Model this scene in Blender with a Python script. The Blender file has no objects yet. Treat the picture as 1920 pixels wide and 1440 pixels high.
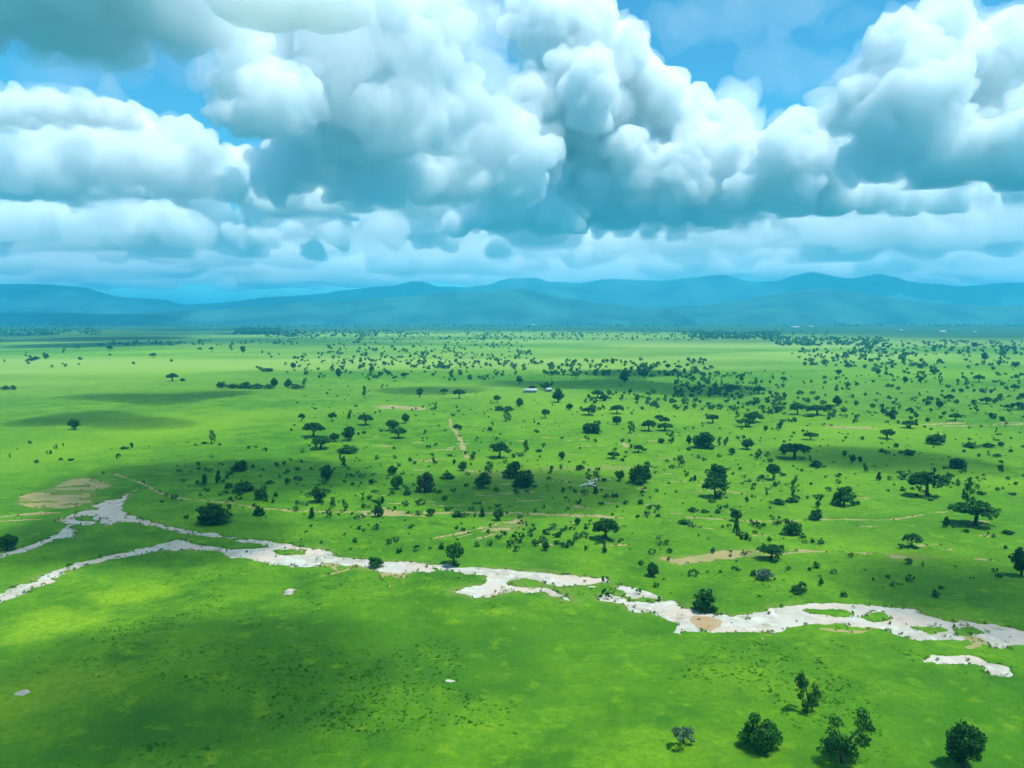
import bpy, bmesh, math, random
import numpy as np
from mathutils import Vector, noise

S = bpy.context.scene
COL = S.collection

# ------------------------------------------------------------------ camera, sky, sun, exposure
F, YH, H = 1440.0, 590.0, 80.0            # focal length in photo pixels, horizon row, flying height
PITCH = math.atan((720 - YH) / F)
cam = bpy.data.objects.new('camera', bpy.data.cameras.new('camera'))
COL.objects.link(cam)
S.camera = cam
cam.location = (0, 0, H)
cam.rotation_euler = (math.pi / 2 - PITCH, 0, 0)
cam.data.lens = 27
cam.data.sensor_width = 36
cam.data.clip_start = 1
cam.data.clip_end = 200000

SUN_EL, SUN_AZ = math.radians(70), math.radians(118)
W = bpy.data.worlds.new('World')
S.world = W
W.use_nodes = True
wn = W.node_tree
bg = wn.nodes['Background']
sky = wn.nodes.new('ShaderNodeTexSky')
sky.sky_type = 'NISHITA'
sky.sun_disc = False
sky.sun_elevation = SUN_EL
sky.sun_rotation = SUN_AZ
sky.altitude = 1200
sky.dust_density = 0.4
sky.ozone_density = 1.6
tint = wn.nodes.new('ShaderNodeMix')
tint.data_type = 'RGBA'
tint.blend_type = 'MULTIPLY'
tint.inputs[0].default_value = 1.0
tint.inputs[7].default_value = (0.34, 1.00, 1.10, 1)
wn.links.new(sky.outputs[0], tint.inputs[6])
wn.links.new(tint.outputs[2], bg.inputs[0])
bg.inputs[1].default_value = 0.12

sun = bpy.data.objects.new('sun', bpy.data.lights.new('sun', 'SUN'))
COL.objects.link(sun)
SD = Vector((math.sin(SUN_AZ) * math.cos(SUN_EL), math.cos(SUN_AZ) * math.cos(SUN_EL), math.sin(SUN_EL)))
sun.rotation_euler = SD.to_track_quat('Z', 'Y').to_euler()
sun.data.energy = 5.0
sun.data.angle = math.radians(0.5)
sun.data.color = (1.0, 0.985, 0.92)

S.view_settings.view_transform = 'Standard'
S.view_settings.look = 'None'
S.view_settings.exposure = 0.48
S.view_settings.gamma = 1
S.view_settings.use_curve_mapping = False
S.cycles.use_denoising = True
S.cycles.adaptive_threshold = 0.03
S.cycles.max_bounces = 18
S.cycles.volume_bounces = 12
S.cycles.diffuse_bounces = 2
S.cycles.transparent_max_bounces = 32

# ------------------------------------------------------------------ helpers
def ray(x, y):
    u, v = (x - 960) / F, (720 - y) / F
    c, s = math.cos(PITCH), math.sin(PITCH)
    return u, c + v * s, v * c - s

def at(x, y, Y):
    d = ray(x, y)
    t = Y / d[1]
    return Vector((d[0] * t, Y, H + d[2] * t))

def gp(x, y):
    d = ray(x, y)
    t = -H / d[2]
    return d[0] * t, d[1] * t

def slant(x, y):
    d = ray(x, y)
    return -H / d[2]                       # distance along the optical axis unit, size = px * slant / F

def tag(o, label=None, cat=None, group=None, kind=None):
    if label: o['label'] = label
    if cat: o['category'] = cat
    if group: o['group'] = group
    if kind: o['kind'] = kind
    return o

def link(name, me, parent=None):
    o = bpy.data.objects.new(name, me)
    COL.objects.link(o)
    if parent is not None:
        o.parent = parent
    return o

def mesh_np(name, V, Q, mats=(), smooth=False, midx=None):
    """Mesh from numpy vertices and a face array (all quads or all triangles) or a list of such arrays."""
    Qs = Q if isinstance(Q, list) else [Q]
    Qs = [q for q in Qs if len(q)]
    me = bpy.data.meshes.new(name)
    nl = sum(q.size for q in Qs)
    nf = sum(len(q) for q in Qs)
    me.vertices.add(len(V)); me.loops.add(nl); me.polygons.add(nf)
    me.vertices.foreach_set('co', np.asarray(V, np.float32).ravel())
    me.loops.foreach_set('vertex_index', np.concatenate([q.ravel() for q in Qs]).astype(np.int32))
    tot = np.concatenate([np.full(len(q), q.shape[1], np.int32) for q in Qs])
    me.polygons.foreach_set('loop_start', np.concatenate([[0], np.cumsum(tot)[:-1]]).astype(np.int32))
    me.polygons.foreach_set('loop_total', tot)
    for m in mats: me.materials.append(m)
    if midx is not None: me.polygons.foreach_set('material_index', midx.astype(np.int32))
    if smooth: me.polygons.foreach_set('use_smooth', np.ones(nf, bool))
    me.update(calc_edges=True)
    return me

def _h(ix, iy, s):
    n = (ix.astype(np.int64) * 374761393 + iy.astype(np.int64) * 668265263 + s * 1442695041) & 0xFFFFFFFF
    n = ((n ^ (n >> 13)) * 1274126177) & 0xFFFFFFFF
    return ((n ^ (n >> 16)) & 0xFFFF) / 65535.0 * 2 - 1

def vn(x, y, L, s=0):
    """Value noise in -1..1, wavelength L metres."""
    x = np.asarray(x, float) / L + s * 17.3; y = np.asarray(y, float) / L - s * 9.1
    ix, iy = np.floor(x), np.floor(y)
    fx, fy = x - ix, y - iy
    fx = fx * fx * fx * (fx * (fx * 6 - 15) + 10); fy = fy * fy * fy * (fy * (fy * 6 - 15) + 10)
    a, b, c, d = _h(ix, iy, s), _h(ix + 1, iy, s), _h(ix, iy + 1, s), _h(ix + 1, iy + 1, s)
    return (a * (1 - fx) + b * fx) * (1 - fy) + (c * (1 - fx) + d * fx) * fy

def fbm(x, y, L, s=0, o=4):
    t, a = 0, 1.0
    for k in range(o):
        t = t + a * vn(x, y, L / 2 ** k, s + k); a *= 0.5
    return t / 1.9

def sstep(a, b, x):
    t = np.clip((x - a) / (b - a), 0, 1)
    return t * t * (3 - 2 * t)

def nodes_of(m):
    m.use_nodes = True
    return m.node_tree.nodes, m.node_tree.links

def mix_rgb(n, l, fac, a, b):
    m = n.new('ShaderNodeMix'); m.data_type = 'RGBA'
    for sock, v in ((m.inputs[0], fac), (m.inputs[6], a), (m.inputs[7], b)):
        if isinstance(v, (int, float)): sock.default_value = v
        elif isinstance(v, tuple): sock.default_value = (*v, 1)
        else: l.new(v, sock)
    return m.outputs[2]

def noise_fac(n, l, vec, scale, lo, hi, detail=4, rough=0.55):
    t = n.new('ShaderNodeTexNoise'); t.inputs['Scale'].default_value = scale
    t.inputs['Detail'].default_value = detail; t.inputs['Roughness'].default_value = rough
    l.new(vec, t.inputs['Vector'])
    r = n.new('ShaderNodeMapRange'); r.inputs[1].default_value = lo; r.inputs[2].default_value = hi
    l.new(t.outputs[0], r.inputs[0])
    return r.outputs[0]

def simple_mat(name, col, col2=None, scale=1.0, rough=0.9, bump=0.0):
    m = bpy.data.materials.new(name); n, l = nodes_of(m)
    b = n['Principled BSDF']; b.inputs['Roughness'].default_value = rough
    b.inputs['Specular IOR Level'].default_value = 0.15
    g = n.new('ShaderNodeNewGeometry')
    if col2:
        f = noise_fac(n, l, g.outputs['Position'], scale, 0.35, 0.65)
        l.new(mix_rgb(n, l, f, col, col2), b.inputs[0])
        if bump:
            bp = n.new('ShaderNodeBump'); bp.inputs['Strength'].default_value = bump; bp.inputs['Distance'].default_value = 0.3
            l.new(f, bp.inputs['Height']); l.new(bp.outputs[0], b.inputs['Normal'])
    else:
        b.inputs[0].default_value = (*col, 1)
    return m

def leaf_mat(name, dark, light):
    """Foliage: every tree its own shade, every clump a little different, light shining through the leaves."""
    m = bpy.data.materials.new(name); n, l = nodes_of(m)
    b = n['Principled BSDF']; b.inputs['Roughness'].default_value = 0.7; b.inputs['Specular IOR Level'].default_value = 0.12
    oi = n.new('ShaderNodeObjectInfo'); g = n.new('ShaderNodeNewGeometry')
    c1 = mix_rgb(n, l, oi.outputs['Random'], dark, light)
    f = noise_fac(n, l, g.outputs['Position'], 0.9, 0.35, 0.7)
    c2 = mix_rgb(n, l, f, c1, tuple(0.45 * a + 0.55 * c for a, c in zip(dark, light)))
    l.new(c2, b.inputs[0])
    tr = n.new('ShaderNodeBsdfTranslucent'); l.new(c2, tr.inputs[0])
    ms = n.new('ShaderNodeMixShader'); ms.inputs[0].default_value = 0.22
    l.new(b.outputs[0], ms.inputs[1]); l.new(tr.outputs[0], ms.inputs[2])
    l.new(ms.outputs[0], n['Material Output'].inputs['Surface'])
    return m

def vol_mat(name, dens, col, aniso=0.0):
    m = bpy.data.materials.new(name); n, l = nodes_of(m); n.clear()
    out = n.new('ShaderNodeOutputMaterial'); v = n.new('ShaderNodeVolumePrincipled')
    v.inputs['Density'].default_value = dens; v.inputs['Color'].default_value = (*col, 1)
    v.inputs['Anisotropy'].default_value = aniso
    l.new(v.outputs[0], out.inputs['Volume'])
    return m

# ------------------------------------------------------------------ ground features, traced on the photograph and laid out on the plain
RIVER = [
 [(224,938),(240,926),(234,946),(232,956),(237,969),(255,972),(258,980),(232,985),(216,985),(200,993),(185,982),(167,990),(141,990),(122,985),(104,982),(125,971),(151,964),(167,958),(182,959),(180,951),(198,942)],
 [(112,1006),(128,990),(141,1002),(138,1016),(125,1014),(109,1016),(78,1027),(52,1040),(26,1046),(-60,1058),(-60,1050),(29,1037),(65,1024),(89,1014)],
 [(-80,1135),(0,1116),(23,1107),(60,1094),(76,1087),(104,1073),(146,1059),(198,1046),(247,1035),(281,1027),(312,1016),(336,1012),(359,1019),(391,1021),(422,1026),(470,1029),(510,1027),(540,1023),(583,1027),(625,1040),(641,1046),(667,1047),(693,1049),
  (716,1056),(735,1059),(776,1059),(807,1066),(838,1067),(860,1072),(906,1071),(963,1073),(1000,1073),(1064,1079),(1127,1084),(1140,1089),(1106,1100),(1069,1102),(1025,1097),(999,1092),(965,1089),(945,1092),(948,1103),(991,1107),(1025,1106),(1041,1113),(1064,1123),(1075,1131),(1059,1129),(1038,1122),(1022,1114),(986,1116),(948,1115),(930,1118),(917,1128),(890,1128),(870,1123),(859,1118),(878,1110),(898,1107),(906,1097),(922,1088),(905,1085),(872,1088),(850,1079),(815,1072),(805,1081),(776,1079),(750,1087),(716,1084),(700,1072),
  (667,1066),(646,1063),(612,1059),(578,1063),(534,1060),(500,1055),(470,1049),(437,1046),(427,1040),(417,1033),(365,1030),(312,1031),(286,1035),(260,1042),(208,1051),(156,1063),(112,1081),(104,1092),(78,1102),(60,1110),(29,1126),(0,1137),(-80,1165)],
 [(255,978),(276,979),(312,988),(372,997),(432,1005),(469,1010),(510,1015),(560,1022),(560,1027),(500,1022),(463,1017),(432,1011),(372,1004),(338,999),(292,989),(260,986)],
 [(1158,1097),(1184,1100),(1220,1112),(1236,1120),(1194,1121),(1163,1111)],
 [(1121,1120),(1142,1115),(1163,1123),(1215,1131),(1259,1127),(1285,1138),(1309,1147),(1345,1155),(1387,1153),(1429,1147),(1446,1142),(1490,1138),(1532,1132),(1589,1135),(1654,1139),(1686,1143),(1719,1148),(1748,1158),(1772,1166),(1811,1171),(1837,1178),(1863,1175),(1889,1182),(1920,1188),(2010,1205),(2010,1236),
  (1920,1218),(1876,1217),(1850,1210),(1826,1207),(1805,1202),(1779,1198),(1751,1202),(1727,1206),(1706,1202),(1680,1192),(1660,1184),(1628,1180),(1576,1171),(1532,1172),(1498,1175),(1477,1179),(1467,1189),(1441,1190),(1418,1186),(1382,1185),(1350,1186),(1325,1184),(1285,1184),(1265,1189),(1267,1170),(1246,1158),(1220,1146),(1187,1145),(1168,1132),(1127,1127)],
 [(1728,1248),(1737,1228),(1773,1228),(1817,1231),(1851,1244),(1882,1255),(1906,1264),(1894,1273),(1857,1264),(1820,1251),(1782,1247),(1757,1247)],
 [(830,1284),(841,1282),(852,1286),(848,1290),(832,1290)], [(536,1114),(541,1106),(549,1107),(545,1117)], [(18,1326),(30,1312),(50,1306),(49,1313),(38,1322)],
]
RIVER_HOLES = [
 [(140,976),(158,971),(181,973),(176,981),(142,982)],
 [(512,1032),(545,1029),(575,1033),(572,1041),(540,1042),(518,1038)],
 [(955,1093),(985,1091),(1000,1094),(1015,1100),(980,1102),(955,1100)],
 [(1505,1146),(1560,1141),(1600,1147),(1590,1156),(1535,1157)],
 [(1610,1158),(1650,1150),(1668,1160),(1640,1170)],
 [(1705,1178),(1740,1178),(1770,1186),(1745,1190),(1715,1187)],
 [(1788,1183),(1820,1180),(1838,1190),(1815,1198),(1795,1194)],
]
SOIL = [
 [(21,948),(29,935),(52,926),(81,921),(104,912),(135,899),(177,896),(208,907),(211,916),(182,922),(180,946),(146,956),(115,959),(65,956)],
 [(921,983),(958,979),(971,964),(985,968),(984,986),(963,1001),(921,1010),(886,1019),(880,1018),(917,1001),(923,992)],
 [(1228,1048),(1241,1040),(1262,1046),(1350,1031),(1424,1033),(1447,1045),(1403,1049),(1350,1054),(1298,1059),(1272,1064),(1262,1059)],
 [(1658,1040),(1720,1041),(1778,1047),(1740,1054),(1668,1054)],
 [(1306,1154),(1345,1156),(1346,1182),(1306,1181)],
 [(1418,1190),(1440,1190),(1447,1216),(1434,1226),(1420,1218)],
 [(668,761),(740,759),(805,765),(790,770),(720,767)], [(1530,795),(1640,798),(1660,803),(1560,802)], [(1710,794),(1760,790),(1925,790),(1925,795),(1780,798)],
 [(690,965),(720,950),(745,958),(800,965),(805,970),(750,972),(700,970)],
 [(1290,905),(1312,899),(1350,905),(1330,911),(1300,911)], [(1190,914),(1210,910),(1226,916),(1208,920)],
]
LINES = [  # (points, half width in metres)
 ([(215,890),(248,902),(272,910),(300,928),(340,938),(375,940),(430,945),(480,952),(560,957),(690,959),(720,952)], 1.0),
 ([(800,963),(880,959),(985,963),(1060,966),(1120,968),(1165,971)], 1.6),
 ([(1280,971),(1380,975),(1470,977),(1670,976),(1720,967),(1790,958)], 0.75),
 ([(842,785),(846,800),(855,810),(866,830),(875,858)], 1.3),
 ([(805,1014),(853,1003),(906,990)], 1.3),
 ([(0,972),(35,968),(75,966),(110,966)], 1.6), ([(-20,980),(60,979),(125,978)], 0.8),
 ([(1440,1043),(1520,1038),(1600,1038),(1640,1041)], 0.5), ([(1820,1048),(1870,1052)], 0.6),
 ([(690,958),(680,968),(668,975)], 0.9), ([(1540,1182),(1600,1189),(1640,1186)], 0.5),
 ([(720,1082),(715,1097)], 0.28), ([(727,1084),(731,1108)], 0.3), ([(741,1084),(735,1099)], 0.25), ([(757,1084),(758,1094)], 0.28),
 ([(604,1083),(640,1073),(668,1065)], 0.9), ([(620,1060),(632,1072)], 0.7), ([(240,928),(262,918)], 0.7), ([(1828,1207),(1834,1214),(1815,1219)], 0.5),
 ([(1010,930),(1075,926),(1150,928)], 0.6), ([(1060,905),(1100,912),(1150,916)], 0.8), ([(860,1010),(925,992)], 0.8),
 ([(930,828),(980,827)], 1.0), ([(1080,838),(1130,835)], 1.2), ([(1180,815),(1250,818)], 1.2), ([(960,760),(1010,757)], 1.6), ([(1065,826),(1110,824)], 1.0), ([(770,866),(840,858)], 0.8),
 ([(1170,830),(1175,838)], 1.5), ([(1200,950),(1240,942)], 0.7), ([(1295,920),(1345,917),(1400,924)], 0.7), ([(1075,950),(1105,953)], 0.9), ([(1075,945),(1090,952)], 0.8), ([(1600,930),(1640,934)], 0.7),
]

_rg = random.Random(12)
for _k in range(70):
    _x, _y = _rg.uniform(700, 1450), _rg.uniform(790, 960)
    if _k > 45: _x, _y = _rg.uniform(900, 1900), _rg.uniform(940, 1040)
    _w = _rg.uniform(6, 24)
    LINES.append(([(_x - _w, _y + _rg.uniform(-1, 1)), (_x, _y), (_x + _w, _y + _rg.uniform(-1.5, 1.5))], _rg.uniform(.35, 1.0) * (960 - 590) / (_y - 590)))

def to_ground(poly):
    return np.array([gp(*p) for p in poly])

def seg_dist(P, A, B):
    d = B - A; t = np.clip(((P - A) @ d) / max(d @ d, 1e-9), 0, 1)
    return np.hypot(*(P - A - t[:, None] * d).T)

def poly_sd(P, poly):
    """Signed distance, positive inside, only worked out near the polygon."""
    lo, hi = poly.min(0) - 8, poly.max(0) + 8
    out = np.full(len(P), -9.0)
    k = np.where((P[:, 0] > lo[0]) & (P[:, 0] < hi[0]) & (P[:, 1] > lo[1]) & (P[:, 1] < hi[1]))[0]
    if not len(k): return out
    p = P[k]; ins = np.zeros(len(k), bool); dm = np.full(len(k), 1e9)
    for a, b in zip(poly, np.roll(poly, -1, 0)):
        dm = np.minimum(dm, seg_dist(p, a, b))
        c = (a[1] > p[:, 1]) != (b[1] > p[:, 1])
        with np.errstate(divide='ignore', invalid='ignore'):
            xi = (b[0] - a[0]) * (p[:, 1] - a[1]) / (b[1] - a[1]) + a[0]
        ins ^= c & (p[:, 0] < xi)
    out[k] = np.clip(np.where(ins, dm, -dm), -9, 9)
    return out

def line_sd(P, pts, hw):
    lo, hi = pts.min(0) - 8, pts.max(0) + 8
    out = np.full(len(P), -9.0)
    k = np.where((P[:, 0] > lo[0]) & (P[:, 0] < hi[0]) & (P[:, 1] > lo[1]) & (P[:, 1] < hi[1]))[0]
    if len(k):
        d = np.full(len(k), 1e9)
        for a, b in zip(pts[:-1], pts[1:]): d = np.minimum(d, seg_dist(P[k], a, b))
        out[k] = np.maximum(hw - d, -9)
    return out

def river_field(P):
    s = np.full(len(P), -9.0)
    for p in RIVER: s = np.maximum(s, poly_sd(P, to_ground(p)))
    for p in RIVER_HOLES: s = np.minimum(s, -poly_sd(P, to_ground(p)))
    x, y = P.T
    edge = 1 - sstep(0.5, 3.0, s)
    return s + 0.32 + 0.7 * vn(x, y, 6, 41) + 0.8 * vn(x * .6, y, 2.4, 42) + 0.55 * vn(x * .7, y, 1.2, 43) - (0.3 + 1.8 * edge) * sstep(0.38, 0.75, vn(x * .5, y, 3.4, 44)) * (s > -2) - 0.05

def soil_field(P):
    x, y = P.T
    s = np.full(len(P), -9.0)
    for p in SOIL: s = np.maximum(s, poly_sd(P, to_ground(p)))
    s = s + 1.4 * vn(x * 0.45, y, 4, 51) + 0.8 * vn(x * 0.6, y, 1.8, 52) - 1.2
    s = np.minimum(s, 0.9 + 4 * vn(x * 0.3, y, 5, 53) + 2 * vn(x * .5, y, 2, 56))
    for pts, hw in LINES:
        s = np.maximum(s, line_sd(P, to_ground(pts), hw) + 0.5 * hw * vn(x, y, 3, 54) + 0.35 * hw * vn(x, y, 1.3, 55) - 0.15 * hw)
    return s

def base_height(x, y):
    r = np.hypot(x, y)
    near = 1 - sstep(300, 420, r)
    far = sstep(900, 3000, r)
    h = 0.9 * vn(x, y, 70, 1) * near + 0.5 * vn(x, y, 28, 2) * near + 0.8 * vn(x, y, 160, 3) * (1 - far) + 5 * far * vn(x, y, 1500, 4)
    return h + 1.6 * near * np.exp(-((x + 75) / 55) ** 2 - ((y - 170) / 40) ** 2)

# the plain: one round sheet, finer where the river runs, out to the mountains
def build_ground():
    half = 0.66
    ncf = 720
    fine = np.linspace(-half, half, ncf + 1)
    back = np.linspace(half, 2 * math.pi - half, 53)[1:-1]
    rad1 = np.concatenate([[0.5, 40, 80, 110], np.exp(np.arange(math.log(128), math.log(440), 0.0034))])
    rad2 = np.exp(np.concatenate([np.arange(math.log(441), math.log(1000), 0.007), np.arange(math.log(1000), math.log(40000), 0.022), [math.log(40000)]]))
    a1 = np.concatenate([fine, back]); a2 = np.concatenate([fine[::2], back])
    n1, n2 = len(a1), len(a2)
    P1 = np.stack([np.outer(rad1, np.sin(a1)), np.outer(rad1, np.cos(a1))], -1).reshape(-1, 2)
    P2 = np.stack([np.outer(rad2, np.sin(a2)), np.outer(rad2, np.cos(a2))], -1).reshape(-1, 2)
    P = np.concatenate([P1, P2])
    Q = []
    def ring(o0, n, rows):
        i = np.arange(n); j = (i + 1) % n
        r = np.arange(rows - 1)[:, None] * n + o0
        return np.stack([r + i, r + j, r + n + j, r + n + i], -1).reshape(-1, 4)[:, ::-1]
    Q.append(ring(0, n1, len(rad1))); Q.append(ring(len(P1), n2, len(rad2)))
    # the seam between the fine and the coarser rings
    o1 = len(P1) - n1; o2 = len(P1); T = []; sq = []
    hc = ncf // 2
    for k in range(hc):
        a, b, c = o1 + 2 * k, o1 + 2 * k + 1, o1 + 2 * k + 2
        d, e = o2 + k, o2 + k + 1
        T += [(a, d, b), (b, d, e), (b, e, c)]
    for k in range(len(back) + 1):
        i1, j1 = ncf + k, (ncf + k + 1) % n1
        i2, j2 = hc + k, (hc + k + 1) % n2
        sq.append((o1 + i1, o2 + i2, o2 + j2, o1 + j1))
    Q += [np.array(sq), np.array(T)]
    rv, so = river_field(P), soil_field(P)
    x, y = P.T
    b = base_height(x, y)
    near = 1 - sstep(320, 600, np.hypot(x, y))
    g = b + 0.10 * near * vn(x, y, 4, 8) - 0.62 * sstep(-0.6, 0.6, rv) - 0.20 * sstep(-0.5, 0.5, so) * (rv < 0.2)
    # keep tufts of the banks out of the far rings
    V = np.column_stack([x, y, g])
    return P, V, Q, rv, so, b, (o2, n2, len(rad2), n1, len(rad1))

GP, GV, GQ, GRV, GSO, GB, GI = build_ground()

def grass_mat():
    m = bpy.data.materials.new('savanna_grass'); n, l = nodes_of(m)
    b = n['Principled BSDF']; b.inputs['Roughness'].default_value = 0.85; b.inputs['Specular IOR Level'].default_value = 0.1
    g = n.new('ShaderNodeNewGeometry'); pos = g.outputs['Position']
    at_ = n.new('ShaderNodeAttribute'); at_.attribute_name = 'dry'
    lu = n.new('ShaderNodeAttribute'); lu.attribute_name = 'lush_shade'
    c = mix_rgb(n, l, noise_fac(n, l, pos, 0.012, 0.38, 0.62, 5), (0.056, 0.180, 0.003), (0.105, 0.250, 0.005))
    c = mix_rgb(n, l, noise_fac(n, l, pos, 0.06, 0.42, 0.66, 6, .65), c, (0.029, 0.120, 0.003))
    c = mix_rgb(n, l, noise_fac(n, l, pos, 0.0022, 0.45, 0.66, 6), c, (0.155, 0.320, 0.010))
    c = mix_rgb(n, l, at_.outputs['Fac'], c, (0.180, 0.330, 0.008))
    c = mix_rgb(n, l, lu.outputs['Fac'], c, (0.022, 0.100, 0.004))  # dark green for lush grass and painted cloud shade
    f = noise_fac(n, l, pos, 0.7, 0.40, 0.68, 8, 0.75)
    sp = n.new('ShaderNodeMath'); sp.operation = 'MULTIPLY'; sp.inputs[1].default_value = 0.7; l.new(f, sp.inputs[0])
    c = mix_rgb(n, l, sp.outputs[0], c, (0.030, 0.115, 0.003))
    c = mix_rgb(n, l, noise_fac(n, l, pos, 0.16, 0.55, 0.75, 6, .7), c, (0.140, 0.270, 0.006))
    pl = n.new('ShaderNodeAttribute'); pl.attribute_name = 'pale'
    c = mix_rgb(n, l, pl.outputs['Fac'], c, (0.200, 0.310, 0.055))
    wd = n.new('ShaderNodeAttribute'); wd.attribute_name = 'wood'
    c = mix_rgb(n, l, wd.outputs['Fac'], c, (0.010, 0.050, 0.018))
    so = n.new('ShaderNodeAttribute'); so.attribute_name = 'bare'
    c = mix_rgb(n, l, so.outputs['Fac'], c, (0.19, 0.19, 0.06))
    l.new(c, b.inputs[0])
    bp = n.new('ShaderNodeBump'); bp.inputs['Strength'].default_value = 0.5; bp.inputs['Distance'].default_value = 0.5
    l.new(f, bp.inputs['Height']); l.new(bp.outputs[0], b.inputs['Normal'])
    return m

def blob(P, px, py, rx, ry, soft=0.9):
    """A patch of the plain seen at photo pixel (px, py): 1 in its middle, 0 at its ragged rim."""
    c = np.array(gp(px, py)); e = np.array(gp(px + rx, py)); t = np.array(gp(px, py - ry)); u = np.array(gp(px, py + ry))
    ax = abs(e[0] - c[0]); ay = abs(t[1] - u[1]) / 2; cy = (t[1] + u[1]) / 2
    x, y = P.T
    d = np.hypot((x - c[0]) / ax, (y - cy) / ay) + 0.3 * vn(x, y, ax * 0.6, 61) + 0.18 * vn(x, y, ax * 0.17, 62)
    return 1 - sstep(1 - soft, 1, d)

dry = np.zeros(len(GP)); lush_shade = np.zeros(len(GP)); bare = np.zeros(len(GP))
for a in ((230,1120,120,28,1.0),(80,1180,130,55,.95),(110,1330,190,100,.75),(330,1250,90,40,.3),(330,810,260,40,.55),(120,850,170,35,.5),(480,780,160,22,.5),(1650,800,330,20,.45),(1870,900,90,45,.45),(1420,1300,160,80,.35),(1300,780,140,22,.4),
          (1330,645,220,26,.95),(1130,680,200,12,.8),(300,690,320,28,.95),(1780,645,200,16,.8),(760,680,160,16,.8),(1130,890,260,60,.18),(1300,1420,220,60,.35),(640,1000,300,25,.15)):
    dry = np.maximum(dry, blob(GP, *a[:4]) * a[4])
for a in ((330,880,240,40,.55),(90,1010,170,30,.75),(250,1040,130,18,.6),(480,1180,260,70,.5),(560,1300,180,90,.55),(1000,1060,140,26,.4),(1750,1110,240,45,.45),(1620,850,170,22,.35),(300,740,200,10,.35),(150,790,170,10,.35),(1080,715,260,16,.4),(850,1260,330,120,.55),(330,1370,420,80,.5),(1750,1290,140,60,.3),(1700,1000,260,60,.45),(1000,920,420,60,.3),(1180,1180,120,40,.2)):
    lush_shade = np.maximum(lush_shade, blob(GP, *a[:4]) * a[4])  # darker grass, with cloud-shadow patches painted into the plain's colour
for p in SOIL[:4]:
    bare = np.maximum(bare, 0.45 * sstep(-2.0, 3.0, poly_sd(GP, to_ground(p)) + 1.5 * vn(*GP.T, 7, 71)))
bare = np.maximum(bare, 0.35 * sstep(-3.2, -0.3, GRV + 1.3 * vn(*GP.T, 4, 72)) * sstep(-0.2, 0.5, vn(*GP.T, 22, 73)))
bare = np.maximum(bare, 0.5 * sstep(0.45, 0.8, vn(GP[:, 0] * 0.4, GP[:, 1], 14, 74)) * blob(GP, 1120, 880, 420, 90))

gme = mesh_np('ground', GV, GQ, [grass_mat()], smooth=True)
GR = np.hypot(*GP.T)
wood = 0.9 * sstep(1800, 3500, GR + 900 * vn(*GP.T, 1400, 75) + 500 * vn(*GP.T, 500, 76))
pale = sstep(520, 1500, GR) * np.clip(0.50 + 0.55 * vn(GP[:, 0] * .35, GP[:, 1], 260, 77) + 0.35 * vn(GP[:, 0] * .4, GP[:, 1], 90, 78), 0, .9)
for nm, arr in (('dry', dry), ('lush_shade', lush_shade), ('bare', bare), ('wood', wood), ('pale', pale)):
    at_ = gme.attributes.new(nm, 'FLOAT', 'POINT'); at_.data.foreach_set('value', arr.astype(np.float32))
ground = tag(link('ground', gme), 'flat green savanna plain reaching to the mountains', 'grassland', kind='structure')

def ground_z(x, y):
    return float(base_height(np.array([x]), np.array([y]))[0])

def sheet(name, field, margin, drop, mat, label, cat, keep=None):
    """Bed of sand or soil: lies just under the turf and shows where the turf is worn away."""
    m = field > -margin
    if keep is not None: m &= keep
    faces = np.concatenate([q for q in GQ if q.shape[1] == 4])
    faces = faces[m[faces].any(1)]
    faces = faces[np.hypot(*GP[faces[:, 0]].T) < 1100]
    ids, inv = np.unique(faces, return_inverse=True)
    V = np.column_stack([GP[ids], GB[ids] - drop])
    o = link(name, mesh_np(name, V, inv.reshape(-1, 4), [mat], smooth=True))
    return tag(o, label, cat, kind='structure')

def sand_mat():
    m = bpy.data.materials.new('pale_sand'); n, l = nodes_of(m)
    b = n['Principled BSDF']; b.inputs['Roughness'].default_value = 0.8; b.inputs['Specular IOR Level'].default_value = 0.2
    g = n.new('ShaderNodeNewGeometry'); pos = g.outputs['Position']
    c = mix_rgb(n, l, noise_fac(n, l, pos, 0.09, 0.4, 0.62, 4), (0.38, 0.38, 0.33), (0.27, 0.26, 0.21))
    c = mix_rgb(n, l, noise_fac(n, l, pos, 0.35, 0.52, 0.7, 5), c, (0.47, 0.49, 0.43))
    c = mix_rgb(n, l, noise_fac(n, l, pos, 0.05, 0.45, 0.6, 3), c, (0.40, 0.34, 0.28))
    c = mix_rgb(n, l, noise_fac(n, l, pos, 0.22, 0.60, 0.74, 3, .5), c, (0.19, 0.19, 0.12))
    l.new(c, b.inputs[0])
    return m

sheet('riverbed', GRV, 2.0, 0.31, sand_mat(), 'braided dry riverbed of pale sand winding across the green plain', 'riverbed')
sheet('bare_soil', GSO, 1.6, 0.10, simple_mat('tan_soil', (0.27, 0.22, 0.10), (0.19, 0.20, 0.07), 0.12), 'worn tan soil patches and cattle tracks between the grass', 'bare soil', keep=(GRV < 1.5))

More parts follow.
